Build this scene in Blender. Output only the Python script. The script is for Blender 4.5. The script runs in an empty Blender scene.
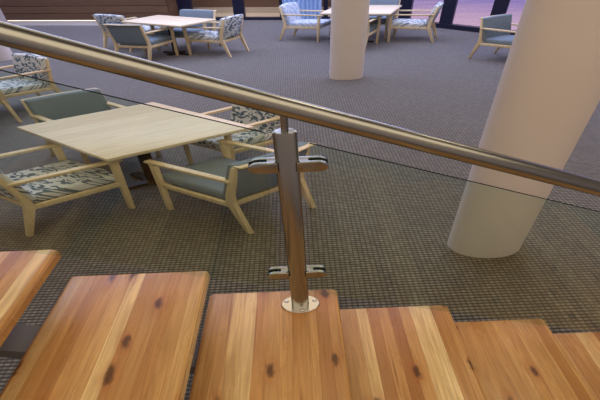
import bpy, bmesh, math, random
from mathutils import Vector, Matrix
S = bpy.context.scene
COL = S.collection
random.seed(4)

# ------------------------------------------------------------------ camera
cam_d = bpy.data.cameras.new('camera'); cam = bpy.data.objects.new('camera', cam_d); COL.objects.link(cam)
S.camera = cam
cam_d.sensor_width = 36.0; cam_d.lens = 19.98; cam_d.clip_start = 0.05; cam_d.clip_end = 300
PITCH, ROLL, YAW = 0.69543, -0.032565, -0.011131
fw = Vector((-math.sin(YAW)*math.cos(PITCH), math.cos(YAW)*math.cos(PITCH), -math.sin(PITCH)))
r0 = Vector((math.cos(YAW), math.sin(YAW), 0)); u0 = r0.cross(fw)
rr = math.cos(ROLL)*r0 + math.sin(ROLL)*u0; uu = -math.sin(ROLL)*r0 + math.cos(ROLL)*u0
cam.matrix_world = Matrix(((rr.x, uu.x, -fw.x, 0), (rr.y, uu.y, -fw.y, 0), (rr.z, uu.z, -fw.z, 2.4), (0, 0, 0, 1)))

# ------------------------------------------------------------------ world: dusk sky
W = bpy.data.worlds.new('dusk_sky'); S.world = W; W.use_nodes = True
nt = W.node_tree; bg = nt.nodes['Background']
tc = nt.nodes.new('ShaderNodeTexCoord'); sp = nt.nodes.new('ShaderNodeSeparateXYZ')
nt.links.new(tc.outputs['Generated'], sp.inputs[0])
cr = nt.nodes.new('ShaderNodeValToRGB'); nt.links.new(sp.outputs['Z'], cr.inputs[0])
el = cr.color_ramp.elements
el[0].position = 0.0; el[0].color = (0.19, 0.17, 0.50, 1)
el[1].position = 1.0; el[1].color = (0.16, 0.22, 0.52, 1)
for p, c in ((0.152, (0.14, 0.13, 0.46, 1)), (0.180, (0.78, 0.50, 0.56, 1)), (0.30, (0.90, 0.62, 0.60, 1)), (0.45, (0.30, 0.30, 0.60, 1))):
    e = el.new(p); e.color = c
nt.links.new(cr.outputs[0], bg.inputs[0]); bg.inputs[1].default_value = 1.0

# ------------------------------------------------------------------ lamps of the room, with added fill lights
def area(name, loc, sx, sy, power, color):
    # rectangular light at ceiling height
    l = bpy.data.lights.new(name, 'AREA'); l.shape = 'RECTANGLE'; l.size = sx; l.size_y = sy; l.energy = power; l.color = color
    o = bpy.data.objects.new(name, l); COL.objects.link(o); o.location = loc
    return o
WARM = (1.0, 0.80, 0.56); NEUT = (1.0, 0.82, 0.58); COOL = (0.62, 0.66, 1.0)
area('stair_ceiling_light', (0.4, -1.2, 4.5), 10.0, 3.2, 150, WARM)
area('lounge_ceiling_light', (-1.0, 4.2, 4.9), 13.0, 3.0, 105, NEUT)
area('tread_glare_fill', (4.1, 3.5, 4.88), 1.5, 0.7, 26, NEUT)  # added panel, placed to throw glare on the right-hand treads
area('tread_glare_fill', (1.75, 3.0, 4.88), 1.2, 0.6, 16, NEUT)  # second added panel for the tread glare
area('far_cool_fill', (-1.5, 8.9, 4.9), 17.0, 4.6, 900, COOL)  # added cool field, stands in for dusk window light on the far carpet
S.view_settings.view_transform = 'Standard'; S.view_settings.look = 'None'
S.view_settings.gamma = 1.0; S.view_settings.use_curve_mapping = False
S.view_settings.exposure = 0.28

# ------------------------------------------------------------------ materials
def lin(c):
    return tuple(((v/255)/12.92 if v/255 <= .04045 else ((v/255+.055)/1.055)**2.4) for v in c) + (1,)
class NT:
    def __init__(s, name):
        s.m = bpy.data.materials.new(name); s.m.use_nodes = True; s.t = s.m.node_tree
        s.b = s.t.nodes['Principled BSDF']
    def n(s, kind, **kw):
        x = s.t.nodes.new(kind)
        for k, v in kw.items(): setattr(x, k, v)
        return x
    def put(s, val, sock):
        if hasattr(val, 'is_output'): s.t.links.new(val, sock)
        elif val is not None: sock.default_value = val
    def math(s, op, a, b=None, c=None):
        x = s.n('ShaderNodeMath', operation=op)
        for i, v in enumerate((a, b, c)): s.put(v, x.inputs[i])
        return x.outputs[0]
    def mix(s, f, a, b, blend='MIX'):
        x = s.n('ShaderNodeMix', data_type='RGBA', blend_type=blend)
        s.put(f, x.inputs[0]); s.put(a, x.inputs[6]); s.put(b, x.inputs[7]); return x.outputs[2]
    def ramp(s, f, stops, interp='LINEAR'):
        x = s.n('ShaderNodeValToRGB'); s.put(f, x.inputs[0]); x.color_ramp.interpolation = interp
        e = x.color_ramp.elements
        e[0].position, e[0].color = stops[0]; e[1].position, e[1].color = stops[-1]
        for p, c in stops[1:-1]:
            k = e.new(p); k.color = c
        return x.outputs[0]
    def local(s):
        return s.n('ShaderNodeAttribute', attribute_name='local').outputs['Vector']
    def obj(s): return s.n('ShaderNodeTexCoord').outputs['Object']
    def scale(s, v, sc, off=None):
        x = s.n('ShaderNodeMapping'); s.put(v, x.inputs[0]); x.inputs['Scale'].default_value = sc
        if off is not None: s.put(off, x.inputs['Location'])
        return x.outputs[0]
    def noise(s, v, sc, det=3, dist=0.0):
        x = s.n('ShaderNodeTexNoise'); s.put(v, x.inputs['Vector']); x.inputs['Scale'].default_value = sc
        x.inputs['Detail'].default_value = det; x.inputs['Distortion'].default_value = dist
        return x.outputs['Fac']
    def sep(s, v):
        x = s.n('ShaderNodeSeparateXYZ'); s.put(v, x.inputs[0]); return x.outputs
    def comb(s, a, b, c):
        x = s.n('ShaderNodeCombineXYZ'); s.put(a, x.inputs[0]); s.put(b, x.inputs[1]); s.put(c, x.inputs[2]); return x.outputs[0]
    def bump(s, h, strength=.3, dist=.01):
        x = s.n('ShaderNodeBump'); s.put(h, x.inputs['Height']); x.inputs['Strength'].default_value = strength
        x.inputs['Distance'].default_value = dist; s.t.links.new(x.outputs[0], s.b.inputs['Normal'])
    def set(s, color=None, rough=.5, metal=0.0, spec=None, coat=None):
        s.put(color, s.b.inputs['Base Color']); s.put(rough, s.b.inputs['Roughness']); s.put(metal, s.b.inputs['Metallic'])
        if spec is not None: s.put(spec, s.b.inputs['Specular IOR Level'])
        if coat is not None: s.put(coat, s.b.inputs['Coat Weight']); s.b.inputs['Coat Roughness'].default_value = .12
        return s.m

def mat_pine_tread():
    k = NT('varnished_pine'); o = k.obj(); ox, oy, oz = k.sep(o)
    rnd = k.n('ShaderNodeObjectInfo').outputs['Random']
    sx = k.math('ADD', ox, k.math('MULTIPLY', rnd, 7.3))
    wob = k.math('MULTIPLY', k.noise(k.comb(0.0, k.math('MULTIPLY', oy, .7), rnd), 1.0, 1), .02)
    cell = k.math('FLOOR', k.math('DIVIDE', k.math('ADD', sx, wob), .060))
    fr = k.math('FRACT', k.math('DIVIDE', k.math('ADD', sx, wob), .060))
    wn = k.n('ShaderNodeTexWhiteNoise', noise_dimensions='2D'); k.put(k.comb(cell, k.math('FLOOR', k.math('MULTIPLY', rnd, 50.0)), 0.0), wn.inputs['Vector'])
    base = k.ramp(wn.outputs['Value'], [(0, lin((152, 98, 48))), (.2, lin((184, 134, 76))), (.42, lin((206, 162, 100))), (.65, lin((190, 140, 80))), (.8, lin((218, 182, 120))), (1, lin((228, 198, 140)))])
    off = k.comb(k.math('MULTIPLY', cell, 3.7), k.math('MULTIPLY', cell, 1.9), rnd)
    va = k.n('ShaderNodeVectorMath', operation='ADD'); k.put(o, va.inputs[0]); k.put(off, va.inputs[1])
    grain = k.noise(k.scale(va.outputs[0], (26, 1.6, 3)), 2.2, 4, 1.2)
    c = k.mix(k.math('MULTIPLY', k.ramp(grain, [(.35, (0, 0, 0, 1)), (.7, (1, 1, 1, 1))]), .45), base, lin((126, 78, 38)))
    broad = k.noise(k.scale(va.outputs[0], (5, 1.1, 1)), 1.6, 2)
    c = k.mix(k.ramp(broad, [(.45, (0, 0, 0, 1)), (.8, (.5, .5, .5, 1))]), c, lin((140, 90, 48)))
    # knots
    dv = k.n('ShaderNodeVectorMath', operation='ADD'); k.put(k.scale(o, (6.2, 3.9, 0)), dv.inputs[0]); k.put(k.comb(k.math('MULTIPLY', rnd, 31.0), k.math('MULTIPLY', rnd, 17.0), 0.0), dv.inputs[1])
    nz = k.n('ShaderNodeTexNoise'); k.put(o, nz.inputs['Vector']); nz.inputs['Scale'].default_value = 16
    dd = k.n('ShaderNodeVectorMath', operation='MULTIPLY_ADD'); k.put(nz.outputs['Color'], dd.inputs[0]); dd.inputs[1].default_value = (.34, .26, 0); k.put(dv.outputs[0], dd.inputs[2])
    vo = k.n('ShaderNodeTexVoronoi', voronoi_dimensions='2D'); k.put(dd.outputs[0], vo.inputs['Vector']); vo.inputs['Scale'].default_value = 1.0
    keep = k.math('GREATER_THAN', k.sep(vo.outputs['Color'])[0], .42)
    kn = k.math('MULTIPLY', keep, k.ramp(vo.outputs['Distance'], [(.06, (1, 1, 1, 1)), (.15, (0, 0, 0, 1))]))
    halo = k.math('MULTIPLY', keep, k.ramp(vo.outputs['Distance'], [(.08, (.4, .4, .4, 1)), (.32, (0, 0, 0, 1))]))
    c = k.mix(halo, c, lin((158, 84, 34)))
    c = k.mix(k.math('MULTIPLY', kn, .82), c, lin((62, 32, 14)))
    st = k.noise(k.scale(va.outputs[0], (34, 1.1, 2)), 1.3, 2, .4)
    c = k.mix(k.ramp(st, [(.66, (0, 0, 0, 1)), (.74, (.55, .55, .55, 1))]), c, lin((112, 62, 26)))
    seam = k.math('LESS_THAN', k.math('ABSOLUTE', k.math('SUBTRACT', fr, .5)), .485)
    c = k.mix(k.math('MULTIPLY', k.math('SUBTRACT', 1.0, seam), .35), c, lin((90, 48, 20)))
    k.bump(grain, .05, .002)
    rg = k.ramp(k.noise(k.scale(o, (6, 3, 1)), 2.0, 4), [(.3, (.22, .22, .22, 1)), (.75, (.42, .42, .42, 1))])
    return k.set(c, rg, 0, .35)

def mat_wood(name, a, b, rough=.45, stretch=(22, 1.5, 3), attr=True):
    k = NT(name); v = k.local() if attr else k.obj()
    g = k.noise(k.scale(v, stretch), 2.0, 4, .8)
    c = k.mix(k.ramp(g, [(.3, (0, 0, 0, 1)), (.72, (1, 1, 1, 1))]), lin(a), lin(b))
    return k.set(c, rough)

def mat_tabletop():
    k = NT('pale_ash_tabletop'); v = k.local(); x, y, z = k.sep(v)
    cell = k.math('FLOOR', k.math('DIVIDE', y, .12))
    wn = k.n('ShaderNodeTexWhiteNoise', noise_dimensions='1D'); k.put(cell, wn.inputs['W'])
    base = k.mix(wn.outputs['Value'], lin((232, 220, 194)), lin((220, 204, 174)))
    g = k.noise(k.scale(k.comb(x, k.math('ADD', y, k.math('MULTIPLY', cell, 3.0)), z), (1.3, 16, 3)), 2.4, 4, 1.0)
    c = k.mix(k.math('MULTIPLY', k.ramp(g, [(.42, (0, 0, 0, 1)), (.75, (1, 1, 1, 1))]), .5), base, lin((196, 174, 138)))
    return k.set(c, .42)

def mat_pattern(name, bgc, fgc, scale):
    k = NT(name); v = k.local()
    vx, vy, vz = k.sep(v)
    h = k.math('ADD', vx, vz)
    uv = k.comb(k.math('MULTIPLY', h, 1.0), k.math('MULTIPLY', vy, .62), 0.0)
    n1 = k.noise(k.scale(uv, (1, 1, 1)), scale, 1.0, .3)
    band = k.math('ABSOLUTE', k.math('SUBTRACT', k.math('FRACT', k.math('MULTIPLY', n1, 4.6)), .5))
    w1 = k.n('ShaderNodeTexVoronoi', voronoi_dimensions='2D'); k.put(uv, w1.inputs['Vector']); w1.inputs['Scale'].default_value = scale*1.35
    gap = k.ramp(w1.outputs['Distance'], [(.50, (1, 1, 1, 1)), (.58, (0, 0, 0, 1))])
    f = k.math('MULTIPLY', k.ramp(band, [(.22, (1, 1, 1, 1)), (.27, (0, 0, 0, 1))]), gap)
    weave = k.noise(v, 300, 1)
    c = k.mix(f, lin(bgc), lin(fgc))
    c = k.mix(.12, c, k.ramp(weave, [(.3, (0, 0, 0, 1)), (.7, (1, 1, 1, 1))]))
    return k.set(c, .9, 0, .2)

def mat_fabric(name, a, b):
    k = NT(name); v = k.local()
    w = k.noise(v, 260, 2); big = k.noise(v, 7, 3)
    c = k.mix(k.ramp(w, [(.35, (0, 0, 0, 1)), (.65, (1, 1, 1, 1))]), lin(a), lin(b))
    c = k.mix(k.math('MULTIPLY', big, .25), c, lin(a))
    k.bump(w, .2, .002)
    return k.set(c, .95, 0, .15)

def mat_carpet():
    k = NT('woven_carpet'); x, y, z = k.sep(k.obj())
    row = k.math('FLOOR', k.math('DIVIDE', y, .0265))
    fx = k.math('FRACT', k.math('DIVIDE', x, .046))
    fy = k.math('FRACT', k.math('DIVIDE', y, .0265))
    px = k.ramp(k.math('ABSOLUTE', k.math('SUBTRACT', fx, .5)), [(.26, (1, 1, 1, 1)), (.44, (.30, .30, .30, 1))])
    py = k.ramp(k.math('ABSOLUTE', k.math('SUBTRACT', fy, .5)), [(.16, (1, 1, 1, 1)), (.40, (0, 0, 0, 1))])
    f = k.math('MULTIPLY', px, py)
    wn = k.n('ShaderNodeTexWhiteNoise', noise_dimensions='2D'); k.put(k.comb(k.math('FLOOR', k.math('DIVIDE', x, .046)), row, 0.0), wn.inputs['Vector'])
    light = k.mix(wn.outputs['Value'], lin((116, 112, 100)), lin((144, 139, 124)))
    c = k.mix(f, lin((54, 52, 45)), light)
    c = k.mix(k.ramp(k.noise(k.comb(x, y, 0.0), .9, 3), [(.4, (0, 0, 0, 1)), (.7, (.3, .3, .3, 1))]), c, lin((84, 78, 72)))
    k.bump(f, .25, .004)
    k.b.inputs['Sheen Weight'].default_value = .5; k.b.inputs['Sheen Roughness'].default_value = .45
    k.b.inputs['Sheen Tint'].default_value = (.72, .76, 1.0, 1)
    return k.set(c, .92, 0, .15)

def mat_plain(name, c, rough=.5, metal=0.0, spec=None): return NT(name).set(lin(c), rough, metal, spec)

def mat_steel():
    k = NT('brushed_stainless_steel')
    return k.set(lin((148, 150, 146)), .26, 1.0)

def mat_plaster(name, a, b):
    k = NT(name); n = k.noise(k.obj(), 1.4, 4); f = k.noise(k.obj(), 60, 2)
    k.bump(f, .015, .002)
    return k.set(k.mix(n, lin(a), lin(b)), .72, 0, .3)

def mat_glass(name, tint, edge=.0):
    k = NT(name); t = k.t; out = t.nodes['Material Output']
    tr = k.n('ShaderNodeBsdfTransparent'); tr.inputs[0].default_value = tint
    gl = k.n('ShaderNodeBsdfGlossy'); gl.inputs['Roughness'].default_value = .02
    lw = k.n('ShaderNodeLayerWeight'); lw.inputs[0].default_value = .5
    f = k.math('MULTIPLY_ADD', k.math('POWER', lw.outputs['Facing'], 4.0), .5, .025)
    mx = k.n('ShaderNodeMixShader'); t.links.new(f, mx.inputs[0])
    t.links.new(tr.outputs[0], mx.inputs[1]); t.links.new(gl.outputs[0], mx.inputs[2]); t.links.new(mx.outputs[0], out.inputs[0])
    t.nodes.remove(k.b)
    return k.m

def mat_emit(name, c, st):
    k = NT(name); k.put(lin(c), k.b.inputs['Emission Color']); k.b.inputs['Emission Strength'].default_value = st
    return k.set(lin(c))

def mat_boards():
    k = NT('dark_timber_boards'); x, y, z = k.sep(k.obj())
    cell = k.math('FLOOR', k.math('DIVIDE', k.math('SUBTRACT', z, .16), .20))
    wn = k.n('ShaderNodeTexWhiteNoise', noise_dimensions='1D'); k.put(cell, wn.inputs['W'])
    g = k.noise(k.comb(k.math('MULTIPLY', x, 1.2), y, k.math('MULTIPLY', z, 22.0)), 1.6, 4, .6)
    c = k.mix(g, lin((86, 62, 44)), lin((126, 96, 70)))
    c = k.mix(k.math('MULTIPLY', wn.outputs['Value'], .4), c, lin((86, 58, 44)))
    return k.set(c, .5)

def mat_water():
    k = NT('lake_water'); o = k.obj()
    n = k.noise(k.scale(o, (.25, 1.2, 1)), 1.0, 3, .3)
    k.bump(n, .06, .1)
    k.set(lin((40, 40, 70)), .12, 0, .9)
    k.b.inputs['Metallic'].default_value = .85; k.put(lin((205, 200, 225)), k.b.inputs['Base Color'])
    return k.m

M = dict(
    pine=mat_pine_tread(), steel=mat_steel(), carpet=mat_carpet(), tabletop=mat_tabletop(),
    ash=mat_wood('pale_ash_frame', (224, 206, 170), (202, 180, 138), .42, (18, 18, 2.2)),
    pattern=mat_pattern('patterned_fabric', (214, 219, 220), (68, 96, 114), 15),
    blue=mat_pattern('pale_blue_fabric', (200, 208, 220), (150, 174, 204), 12),
    grey=mat_fabric('grey_fabric', (104, 118, 130), (138, 153, 164)),
    black=mat_plain('black_metal', (20, 19, 20), .45, .3), stringer=mat_plain('dark_steel', (120, 116, 110), .6, 0),
    navy=mat_plain('dark_navy_frame', (22, 25, 48), .35), rubber=mat_plain('black_gasket', (14, 14, 14), .6),
    plaster=mat_plaster('cream_plaster', (224, 216, 212), (212, 203, 198)),
    white=mat_plaster('white_plinth_paint', (232, 226, 220), (222, 214, 208)), ceil=mat_plaster('ceiling_paint', (205, 200, 192), (196, 190, 182)),
    boards=mat_boards(), glass=mat_glass('clear_glass', (.90, .95, .90, 1)), pane=mat_glass('window_glass', (.96, .97, .98, 1)),
    edge=mat_plain('glass_edge', (14, 18, 17), .9, 0, .05), beige=mat_plaster('reflected_plinth_beige', (196, 180, 156), (182, 166, 142)),
    curtain=mat_fabric('pale_blue_curtain', (150, 184, 226), (186, 210, 240)), led=mat_emit('led_strip', (255, 232, 214), 1.6), water=mat_water(),
    screw=mat_plain('polished_screw', (210, 206, 198), .18, 1.0))

# ------------------------------------------------------------------ helpers
def obj(name, bm, mat, parent=None, loc=None, smooth=True, angle=35):
    me = bpy.data.meshes.new(name)
    bmesh.ops.recalc_face_normals(bm, faces=bm.faces[:])
    bm.to_mesh(me); bm.free()
    for m in (mat if isinstance(mat, (list, tuple)) else [mat]): me.materials.append(m)
    if smooth:
        for p in me.polygons: p.use_smooth = True
        me.set_sharp_from_angle(angle=math.radians(angle))
    o = bpy.data.objects.new(name, me); COL.objects.link(o)
    if parent: o.parent = parent
    if loc is not None: o.location = loc
    return o
def tag(o, label, cat, group=None):
    o['label'] = label; o['category'] = cat
    if group: o['group'] = group
    return o
def struct(o): o['kind'] = 'structure'; return o
def empty(name, loc):
    o = bpy.data.objects.new(name, None); COL.objects.link(o); o.location = loc; o.empty_display_size = .2; return o
def box(bm, a, b, bevel=0.0, seg=2, mi=0):
    vs = [bm.verts.new((x, y, z)) for x in (a[0], b[0]) for y in (a[1], b[1]) for z in (a[2], b[2])]
    fs = [bm.faces.new([vs[i] for i in q]) for q in ((0, 1, 3, 2), (4, 6, 7, 5), (0, 4, 5, 1), (2, 3, 7, 6), (0, 2, 6, 4), (1, 5, 7, 3))]
    for f in fs: f.material_index = mi
    if bevel: bmesh.ops.bevel(bm, geom=list({e for f in fs for e in f.edges}), offset=bevel, segments=seg, profile=.5, affect='EDGES', clamp_overlap=True)
    return vs
def prism(bm, pts, axis_vec, bevel=0.0, mi=0):
    """closed polygon of 3-D points extruded by a vector"""
    a = [bm.verts.new(p) for p in pts]; b = [bm.verts.new(Vector(p) + Vector(axis_vec)) for p in pts]
    fs = [bm.faces.new(a), bm.faces.new(b[::-1])]
    n = len(pts)
    for i in range(n): fs.append(bm.faces.new((a[i], a[(i+1) % n], b[(i+1) % n], b[i])))
    for f in fs: f.material_index = mi
    if bevel: bmesh.ops.bevel(bm, geom=list({e for f in fs for e in f.edges}), offset=bevel, segments=2, profile=.5, affect='EDGES', clamp_overlap=True)
def loft(bm, rings, cap=True, mi=0):
    R = [[bm.verts.new(p) for p in r] for r in rings]; n = len(R[0])
    for a, b in zip(R, R[1:]):
        for i in range(n):
            f = bm.faces.new((a[i], a[(i+1) % n], b[(i+1) % n], b[i])); f.material_index = mi
    if cap:
        for r in (R[0], R[-1]):
            f = bm.faces.new(r); f.material_index = mi
def ell(cx, cy, z, rx, ry, n=40): return [(cx + rx*math.cos(2*math.pi*i/n), cy + ry*math.sin(2*math.pi*i/n), z) for i in range(n)]

# ------------------------------------------------------------------ the room
CEIL = 5.0
BK0, BK1 = Vector((-12.5, 13.72, 0)), Vector((2.35, 11.52, 0))      # line of the back wall
RG1 = Vector((8.4, 7.15, 0))                                        # the right glazing runs BK1 -> RG1
def wall_quad(bm, a, b, z0, z1, th):
    d = (b - a).normalized(); n = Vector((-d.y, d.x, 0))*th
    prism(bm, [a + Vector((0, 0, z0)), b + Vector((0, 0, z0)), b + Vector((0, 0, z1)), a + Vector((0, 0, z1))], n)
bm = bmesh.new()
prism(bm, [(-12.5, -3, -.2), (8.4, -3, -.2), (RG1.x, RG1.y, -.2), (BK1.x, BK1.y, -.2), (BK0.x, BK0.y, -.2)], (0, 0, .2))
struct(obj('floor', bm, M['carpet'], smooth=False))
bm = bmesh.new()
prism(bm, [(-12.7, -3.2, CEIL), (8.6, -3.2, CEIL), (RG1.x+.2, RG1.y, CEIL), (BK1.x+.1, BK1.y+.3, CEIL), (BK0.x-.2, BK0.y+.3, CEIL)], (0, 0, .2))
struct(obj('ceiling', bm, M['ceil'], smooth=False))
bm = bmesh.new(); wall_quad(bm, Vector((-12.5, -3, 0)), Vector((-12.5, 13.72, 0)), 0, CEIL, .2); struct(obj('wall_left', bm, M['plaster'], smooth=False))
bm = bmesh.new(); wall_quad(bm, Vector((8.4, -3, 0)), Vector((-12.5, -3, 0)), 0, CEIL, .2)
struct(obj('wall_front', bm, M['plaster'], smooth=False))
bm = bmesh.new(); wall_quad(bm, Vector((8.4, -3, 0)), Vector((8.4, 7.15, 0)), 0, CEIL, -.2); struct(obj('wall_right', bm, M['plaster'], smooth=False))

# back wall: timber boards over a pale lit plinth, up to the glazing
bd = (BK1 - BK0).normalized(); bn = Vector((-bd.y, bd.x, 0))        # bn points out of the room
def bk(x):                                                           # point of the back line at world X
    return BK0 + bd*((x - BK0.x)/bd.x)
XW = -3.7
bm = bmesh.new()
FR = -bn*.74                                                          # the timber front stands forward of the glazing line
bm2 = bmesh.new(); wall_quad(bm2, bk(-12.45) + FR, bk(-9.22) + FR + bn*.0, 0, CEIL, .5); struct(obj('trim_2', bm2, M['plaster'], smooth=False))
a, b = bk(-9.2) + FR, bk(-3.62) + FR
z = .16; H = .20
while z < CEIL:
    z1 = min(z + H, CEIL)
    prism(bm, [a + Vector((0, 0, z)), b + Vector((0, 0, z)), b + Vector((0, 0, z1-.012)), a + Vector((0, 0, z1-.012))], bn*.10)
    z += H
wall_quad(bm, a + bn*.05, b + bn*.05, .16, CEIL, .69)
struct(obj('wall_back', bm, M['boards'], smooth=False))
bm = bmesh.new(); wall_quad(bm, a + bn*.03, b + bn*.03, 0, .135, .68); struct(obj('baseboard_back', bm, M['white'], smooth=False))
bm = bmesh.new(); wall_quad(bm, a + bn*.02, b + bn*.02, .139, .157, .02); struct(obj('trim_1', bm, M['led'], smooth=False))

# glazing: frame members and one pane per bay
def glazing(name, a, b, cuts, wid, sill, depth):
    d = (b - a).normalized(); n = Vector((-d.y, d.x, 0)); L = (b - a).length
    root = empty(name, a); struct(root)
    def bar(nm, s0, s1, z0, z1, dp, mat, off):
        bm = bmesh.new(); p, q = d*s0 + n*off, d*s1 + n*off
        prism(bm, [p + Vector((0, 0, z0)), q + Vector((0, 0, z0)), q + Vector((0, 0, z1)), p + Vector((0, 0, z1))], n*dp, .006 if mat is M['navy'] else 0)
        return obj(nm, bm, mat, root, smooth=False)
    bar('sill', 0, L, 0, sill, depth, M['navy'], 0); bar('head', 0, L, CEIL-.12, CEIL, depth, M['navy'], 0)
    for s, w in cuts: bar('mullion', s - w/2, s + w/2, sill, CEIL-.12, depth, M['navy'], 0)
    e = [0] + [s for s, w in cuts] + [L]
    for s0, s1 in zip(e, e[1:]):
        if s1 - s0 > .15: bar('pane', s0, s1, sill, CEIL-.12, .012, M['pane'], depth*.5)
    return root
a = bk(XW); L = (BK1 - a).length
def at_back(x): return (bk(x) - a).length
glazing('window_1', a, BK1, [(at_back(-3.42), .50), (at_back(-1.63), .36), (at_back(-.26), .12), (at_back(1.12), .14), (L-.09, .18)], .2, .07, .16)
L2 = (RG1 - BK1).length; d2 = (RG1 - BK1).normalized()
def at_right(x): return (x - BK1.x)/d2.x
glazing('window_2', BK1, RG1, [(at_right(3.33), .34), (at_right(4.30), .34), (at_right(5.30), .34), (at_right(6.3), .34), (at_right(7.3), .34)], .3, .12, .16)

# outside, with a solid stand-in for the back glazing's reflection
bm = bmesh.new(); box(bm, (-60, 12, -1.05), (80, 120, -1.0)); 
struct(obj('lake_water', bm, M['water'], smooth=False))
bm = bmesh.new()
p, q = bk(-4.2) + bn*1.3, bk(2.0) + bn*1.3
z = .14
while z < 3.4:
    prism(bm, [p + Vector((0, 0, z)), q + Vector((0, 0, z)), q + Vector((0, 0, z+.25)), p + Vector((0, 0, z+.25))], bn*.12); z += .26
struct(obj('reflected_boards', bm, M['boards'], smooth=False))  # solid boards standing in for the timber front mirrored in the glass
bm = bmesh.new(); wall_quad(bm, p - bn*.04, q - bn*.04, -.25, .14, .3); struct(obj('reflected_plinth', bm, M['beige'], smooth=False))  # stand-in for the mirrored pale plinth, no real wall base
bm = bmesh.new(); p0, q0 = bk(-4.2) + bn*.22, bk(2.0) + bn*.22
prism(bm, [p0 + Vector((0, 0, -.25)), q0 + Vector((0, 0, -.25)), q + Vector((0, 0, -.25)), p + Vector((0, 0, -.25))], (0, 0, .22)); struct(obj('reflected_plinth_foot', bm, M['beige'], smooth=False))  # added slab carrying the mirrored plinth's beige down to the sill

tl = bk(-1.4) + bn*.75  # added warm light that brightens the mirrored boards and plinth
l = bpy.data.lights.new('reflection_fill', 'AREA'); l.shape = 'RECTANGLE'; l.size = 4.0; l.size_y = .3; l.energy = 45; l.color = (1.0, .82, .60)
tlo = bpy.data.objects.new('reflection_fill', l); COL.objects.link(tlo); tlo.location = (tl.x, tl.y, 2.6); tlo.rotation_euler = (0, 0, math.atan2(bd.y, bd.x))

# columns (oval in plan)
for (cx, cy, rx, ry, lean, lab) in ((1.07, 6.65, .335, .165, 0, 'round white column by the far tables, standing upright behind the handrail'),
                              (1.758, 2.11, .342, .171, -.036, 'large cream column close to the stairs, crossed by the handrail at right'),
                              (-7.15, 8.72, .36, .18, 0, 'white column cut off by the left edge above the handrail')):
    bm = bmesh.new(); loft(bm, [ell(0, 0, 0, rx, ry, 64), ell(lean*CEIL, 0, CEIL, rx, ry, 64)])
    tag(obj('column', bm, M['plaster'], loc=(cx, cy, 0), angle=50), lab, 'column', 'round columns')

# curtain
bm = bmesh.new()
ca, cb = bk(-.20) - bn*.14, bk(1.0) - bn*.14
N = 90; ra, rb = [], []
for i in range(N + 1):
    t = i/N; p = ca.lerp(cb, t) + bn*(.055*math.sin(t*math.pi*2*9 + .9*math.sin(t*9)))
    ra.append(p)
pts = [p - bn*.006 for p in ra] + [p + bn*.006 for p in ra[::-1]]
loft(bm, [[(p.x, p.y, .03) for p in pts], [(p.x, p.y, CEIL-.06) for p in pts]])
cur = obj('curtain', bm, M['curtain'], angle=70)
off = Vector(((ca.x+cb.x)/2, (ca.y+cb.y)/2, 0)); cur.data.transform(Matrix.Translation(-off)); cur.location = off
tag(cur, 'pale blue pleated curtain hanging at the far glazing behind the blue chair', 'curtain')

# ------------------------------------------------------------------ staircase
ST = empty('staircase', (0.2, 0, 0))
tag(ST, 'open-riser staircase of varnished pine treads on dark steel stringers in the foreground', 'staircase')
X3, RUN, RISE, TW, YB, YF, TH = 0.1931, 0.6422, 0.1966, 0.6775, 1.056, -0.55, 0.052
for i in range(1, 8):
    zt = 0.9 - (i - 3)*RISE; xr = X3 + (i - 3)*RUN
    bm = bmesh.new()
    w2, l2, rc = TW/2, (YB - YF)/2, .028
    ring = []
    for sx, sy, a0 in ((1, 1, 0), (-1, 1, 90), (-1, -1, 180), (1, -1, 270)):
        for k in range(6):
            t = math.radians(a0 + 18*k); ring.append((sx*(w2 - rc) + rc*math.cos(t), sy*(l2 - rc*.6) + rc*.6*math.sin(t)))
    def rg(ins, z): return [(x*(1 - ins/w2), y*(1 - ins/l2), z) for x, y in ring]
    loft(bm, [rg(.008, -TH), rg(0, -TH+.008), rg(0, -.014), rg(.005, -.004), rg(.014, 0)])
    obj('tread', bm, M['pine'], ST, loc=(xr - w2 - .2, (YB + YF)/2, zt), angle=25)
def zbot(x): return 0.9 - TH - .012 - (x - (X3 - TW))*RISE/RUN         # line touching the left lower edges of the treads
for y0 in (.70, -.32):
    bm = bmesh.new(); xa = -2.0; sl = RISE/RUN; SH = .07
    xt = X3 - TW + (0.9 - TH - .012)/sl; xb = xt - SH/sl             # where the upper and lower faces meet the floor
    prism(bm, [(xa - .2, y0, zbot(xa)), (xt - .2, y0, 0), (xb - .2, y0, 0), (xa - .2, y0, zbot(xa) - SH)], (0, .12, 0))
    obj('stringer', bm, M['stringer'], ST, smooth=False)

# ------------------------------------------------------------------ railing: handrail, post, clamps, glass
PY = 0.9665; PX = -0.018; ZT3 = 0.9
RL = empty('railing', (PX, PY, ZT3))
tag(RL, 'stainless steel railing with round handrail, post and clear glass panels along the stairs', 'railing')
def rel(x, y, z): return (x - PX, y - PY, z - ZT3)
def railz(x): return 1.967 - .3175*(x + .026)
bm = bmesh.new()
rings = []
for x in [-1.9 + .1*i for i in range(42)]:
    r = .029; z = railz(x)
    rings.append([rel(x + r*math.sin(t)*.30, PY + r*math.cos(t), z + r*math.sin(t)) for t in [2*math.pi*k/32 for k in range(32)]])
loft(bm, rings)
obj('handrail', bm, M['steel'], RL, angle=60)
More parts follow.
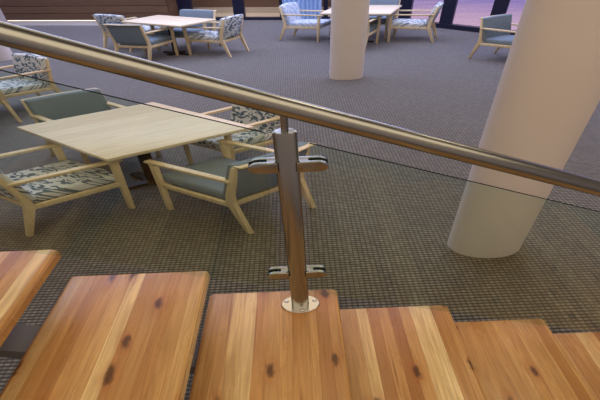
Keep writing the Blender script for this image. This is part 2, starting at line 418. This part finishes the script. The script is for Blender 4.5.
# post: oval tube, cap, thin pin under the rail
post = empty('post', (0, 0, 0)); post.parent = RL
XW_, YW_ = .045, .0245
bm = bmesh.new()
loft(bm, [ell(.014, 0, .006, XW_*1.0, YW_, 48), ell(-.014, 0, .982, XW_*.90, YW_*.9, 48), ell(-.014, 0, .986, XW_*.76, YW_*.84, 48)])
bpy.data.objects.remove(post)
post = obj('post', bm, M['steel'], RL, angle=40)
bm = bmesh.new()
zt = railz(PX - .010) - ZT3 - .02
loft(bm, [ell(-.013, 0, .975, .0125, .0075, 20), ell(-.013, 0, zt, .0125, .0075, 20)])
obj('rail_pin', bm, M['steel'], post, angle=40)
bm = bmesh.new()
loft(bm, [ell(.014, 0, .0004, .098, .052, 56), ell(.014, 0, .005, .098, .052, 56), ell(.014, 0, .008, .094, .049, 56)])
obj('base_flange', bm, M['screw'], post, angle=30)
for dx, dy in ((-.058, .014), (.086, .014), (0.022, -.040)):
    bm = bmesh.new(); loft(bm, [ell(dx, dy, .0085, .013, .0065, 16), ell(dx, dy, .012, .011, .0055, 16), ell(dx, dy, .0135, .006, .003, 16)])
    obj('screw', bm, M['screw'], post, angle=50)
def clamp(side, zc, x_in, length, hgt):
    """D-shaped jaw pair gripping the glass edge, with a black gasket showing in the slot"""
    bm = bmesh.new()
    def dshape(h, l): # outline in x,z
        p = [(0, -h/2), (l - h*.9, -h/2)]
        p += [(l - h*.9 + h*.9*math.sin(t), -h/2*math.cos(t)) for t in [math.pi*k/12 for k in range(1, 12)]]
        return p + [(l - h*.9, h/2), (0, h/2)]
    for y0, y1 in ((-.021, -.0075), (.0075, .021)):
        prism(bm, [(side*x + x_in, y0, z + zc) for x, z in dshape(hgt, length)], (0, y1 - y0, 0), .002)
    prism(bm, [(side*x + x_in, -.0075, z + zc) for x, z in ((0, -hgt/2+.002), (length*.36, -hgt/2+.002), (length*.36, hgt/2-.001), (0, hgt/2-.001))], (0, .015, 0))
    prism(bm, [(side*x + x_in, -.0072, z + zc) for x, z in ((length*.36, -hgt/2+.004), (length*.97, -hgt/2+.010), (length*.97, hgt/2-.008), (length*.36, hgt/2-.003))], (0, .0016, 0), 0, 1)
    prism(bm, [(side*x + x_in, .0056, z + zc) for x, z in ((length*.36, -hgt/2+.004), (length*.97, -hgt/2+.010), (length*.97, hgt/2-.008), (length*.36, hgt/2-.003))], (0, .0016, 0), 0, 1)
    return obj('glass_clamp', bm, [M['steel'], M['rubber']], post, angle=30)
clamp(-1, .855, -.044, .104, .040); clamp(1, .855, .022, .110, .040)
clamp(-1, .262, -.034, .096, .040); clamp(1, .262, .044, .094, .040)
def glass(xa, xb, tops, bots):
    bm = bmesh.new()
    pts = [rel(xa, PY - .0035, bots[0]), rel(xb, PY - .0035, bots[1]), rel(xb, PY - .0035, tops[1]), rel(xa, PY - .0035, tops[0])]
    prism(bm, pts, (0, .007, 0))
    for f in bm.faces:
        f.normal_update()
        if abs(f.normal.y) < .5: f.material_index = 1 if abs(f.normal.z) > .4 and f.calc_center_median().z > -.2 + 0 and f.normal.z != 0 else 2
    # only the upper edge reads dark; the ground side edges stay clear green-grey
    top = max(bm.faces, key=lambda f: f.calc_center_median().z if abs(f.normal.z) > .5 else -9)
    for f in bm.faces:
        if f.material_index == 1 and f is not top: f.material_index = 0
    g = obj('glass_panel', bm, [M['glass'], M['edge'], M['glass_edge']], RL, smooth=False)
    g['label'] = 'clear glass panel'
    return g
M['glass_edge'] = mat_plain('frosted_glass_edge', (104, 110, 102), .4)
def gtop(x): return 1.852 - .3135*x
def gbot(x): return 1.020 - .3135*x
glass(-1.9, -.098, (gtop(-1.9), gtop(-.098)), (gbot(-1.9), gbot(-.098)))
glass(.047, 1.9, (gtop(.047), gtop(1.9)), (gbot(.047), gbot(1.9)))

# ------------------------------------------------------------------ furniture
# Every piece is built along two measured plan vectors: d (front-back) and w (left-right).
def planned(bm, d, w):
    """store the local (u, v, z) metres for the materials, then lay the mesh out along the plan vectors"""
    lay = bm.verts.layers.float_vector.new('local')
    for vtx in bm.verts:
        c = vtx.co.copy(); vtx[lay] = c
        vtx.co = Vector((c.x*d[0] + c.y*w[0], c.x*d[1] + c.y*w[1], c.z))
    return bm
def bar2(bm, prof, v0, v1, bevel=.004):
    """profile in (u, z) extruded across v"""
    prism(bm, [(u, v0, z) for u, z in prof], (0, v1 - v0, 0), bevel)
def chair(loc, dep, wid, cloth, label, group, top_rail):
    d = (dep[0]/.95, dep[1]/.95); w = (wid[0]/.54, wid[1]/.54)
    root = empty('armchair', (loc[0], loc[1], 0)); tag(root, label, 'chair', group)
    def add(name, bm, mat, angle=35): return obj(name, planned(bm, d, w), mat, root, angle=angle)
    wood = M['ash']; fab = M[cloth]
    for s in (1, -1):
        v0, v1 = sorted((s*.270, s*.238))
        bm = bmesh.new(); bar2(bm, [(.222, 0), (.250, 0), (.270, .60), (.226, .60)], v0, v1); add('leg', bm, wood)
        bm = bmesh.new(); bar2(bm, [(-.395, 0), (-.366, 0), (-.256, .34), (-.268, .45), (-.338, .785), (-.364, .785), (-.308, .45), (-.303, .36)], v0, v1); add('leg', bm, wood)
        a0, a1 = sorted((s*.280, s*.235))
        bm = bmesh.new(); bar2(bm, [(-.325, .602), (.285, .602), (.292, .614), (.285, .630), (-.325, .630)], a0, a1, .006); add('armrest', bm, wood)
    bm = bmesh.new()
    for s in (1, -1):
        v0, v1 = sorted((s*.266, s*.240)); bar2(bm, [(-.285, .295), (.245, .315), (.245, .362), (-.285, .345)], v0, v1, .003)
    box(bm, (.222, -.236, .318), (.246, .236, .362), .003); box(bm, (-.290, -.236, .296), (-.266, .236, .345), .003)
    add('seat_frame', bm, wood)
    bm = bmesh.new(); box(bm, (-.262, -.231, .335), (.275, .231, .435), .028, 3)
    for vtx in bm.verts:                                             # seat slopes a little towards the back and is crowned
        vtx.co.z += .05*(vtx.co.x) + (.012*(1 - (vtx.co.y/.231)**2) if vtx.co.z > .40 else 0)
    add('seat', bm, fab, 60)
    bm = bmesh.new(); box(bm, (-.030, -.256, .385), (.045, .256, .806), .022, 3)
    bmesh.ops.bisect_plane(bm, geom=bm.verts[:] + bm.edges[:] + bm.faces[:], plane_co=(0, 0, 0), plane_no=(0, 1, 0))
    for vtx in bm.verts:
        t = (vtx.co.z - .385)/.415
        vtx.co.x += -.255 - .085*t - .030*(1 - (vtx.co.y/.256)**2)
        if not top_rail: vtx.co.z += .022*t*(1 - (vtx.co.y/.256)**2)
    add('backrest', bm, fab, 60)
    if top_rail:
        bm = bmesh.new(); box(bm, (-.402, -.262, .782), (-.352, .262, .800), .005, 2)
        bmesh.ops.bisect_plane(bm, geom=bm.verts[:] + bm.edges[:] + bm.faces[:], plane_co=(0, 0, 0), plane_no=(0, 1, 0))
        for vtx in bm.verts: vtx.co.x += -.026*(1 - (vtx.co.y/.236)**2)
        add('top_rail', bm, wood)
    return root
GP, GG = 'patterned armchairs in the lounge', 'grey armchairs in the lounge'
CH = [
 ((-2.574, 2.891), (1.404, .581), (-.814, .390), 'pattern', 'patterned wooden armchair on the left of the nearest table, facing right', GP, 0),
 ((-.721, 2.820), (-1.406, .641), (-.696, -.375), 'grey', 'grey armchair just behind the steel post, its back turned to the stairs', GG, 1),
 ((-2.517, 3.938), (1.122, -.685), (.821, .329), 'grey', 'grey armchair tucked behind the far left side of the nearest table', GG, 1),
 ((-.785, 3.69), (-1.105, -.56), (.663, -.34), 'pattern', 'patterned armchair behind the right end of the nearest table, under the handrail', GP, 0),
 ((-4.771, 5.705), (-1.138, -.656), (.738, -.345), 'pattern', 'patterned armchair at the left edge under the handrail, facing left', GP, 0),
 ((-5.33, 5.22), (-1.35, .66), (-.70, -.375), 'grey', 'grey armchair cut off by the left edge, only its right rear leg in view', GG, 1),
 ((-3.927, 9.361), (1.196, .732), (-.836, .345), 'pattern', 'patterned armchair nearest the timber wall, behind the grey chair at the far table', GP, 0),
 ((-3.345, 8.381), (.768, .811), (-.873, .217), 'grey', 'grey armchair seen from behind at the far left table', GG, 1),
 ((-1.851, 8.598), (-1.536, .402), (-.407, -.462), 'pattern', 'patterned armchair on the right of the far left table, facing left', GP, 0),
 ((-2.651, 9.069), (-1.057, -.789), (.897, -.299), 'grey', 'grey armchair behind the far left table in front of the dark glazing', GG, 1),
 ((.507, 9.540), (1.519, -.475), (.400, .472), 'blue', 'pale blue armchair in front of the blue curtain, left of the white column', None, 0),
 ((1.61, 8.71), (.645, .877), (-.80, .15), 'grey', 'grey armchair half hidden by the right side of the upright white column', GG, 1),
 ((3.015, 9.161), (-1.642, .306), (-.274, -.500), 'pattern', 'patterned armchair right of the far table behind the white column, facing left', GP, 0),
 ((4.620, 7.357), (.920, -.711), (.744, .299), 'grey', 'grey-blue armchair alone by the sunset windows, next to the large cream column', GG, 1),
 ((2.26, 9.65), (-.645, -.877), (.80, -.16), 'grey', 'grey armchair behind the far right table, back to the windows', GG, 1),
]
for loc, dep, wid, cl, lab, gr, tr in CH: chair(loc, dep, wid, cl, lab, gr, tr)

def table(center, e1, e2, label):
    root = empty('cafe_table', (center[0], center[1], 0)); tag(root, label, 'table', 'lounge tables')
    bm = bmesh.new(); box(bm, (-.5, -.5, .705), (.5, .5, .74), .006, 2); obj('tabletop', planned(bm, e1, e2), M['tabletop'], root)
    bm = bmesh.new(); loft(bm, [ell(0, 0, .02, .045, .045, 24), ell(0, 0, .70, .045, .045, 24)]); box(bm, (-.22, -.22, .69), (.22, .22, .704))
    obj('pedestal', planned(bm, e1, e2), M['black'], root)
    bm = bmesh.new(); box(bm, (-.22, -.04, 0), (.22, .04, .03), .006); box(bm, (-.04, -.22, .001), (.04, .22, .031), .006)
    obj('base', planned(bm, e1, e2), M['black'], root)
table((-1.75, 3.345), (1.34, .55), (-1.30, .75), 'pale wooden square table nearest the stairs, left of the steel post')
table((-2.81, 8.65), (1.54, -.69), (.69, .57), 'pale wooden table near the timber wall at upper left')
table((1.76, 9.13), (1.60, -.30), (.52, .95), 'wooden table half hidden behind the upright white column')
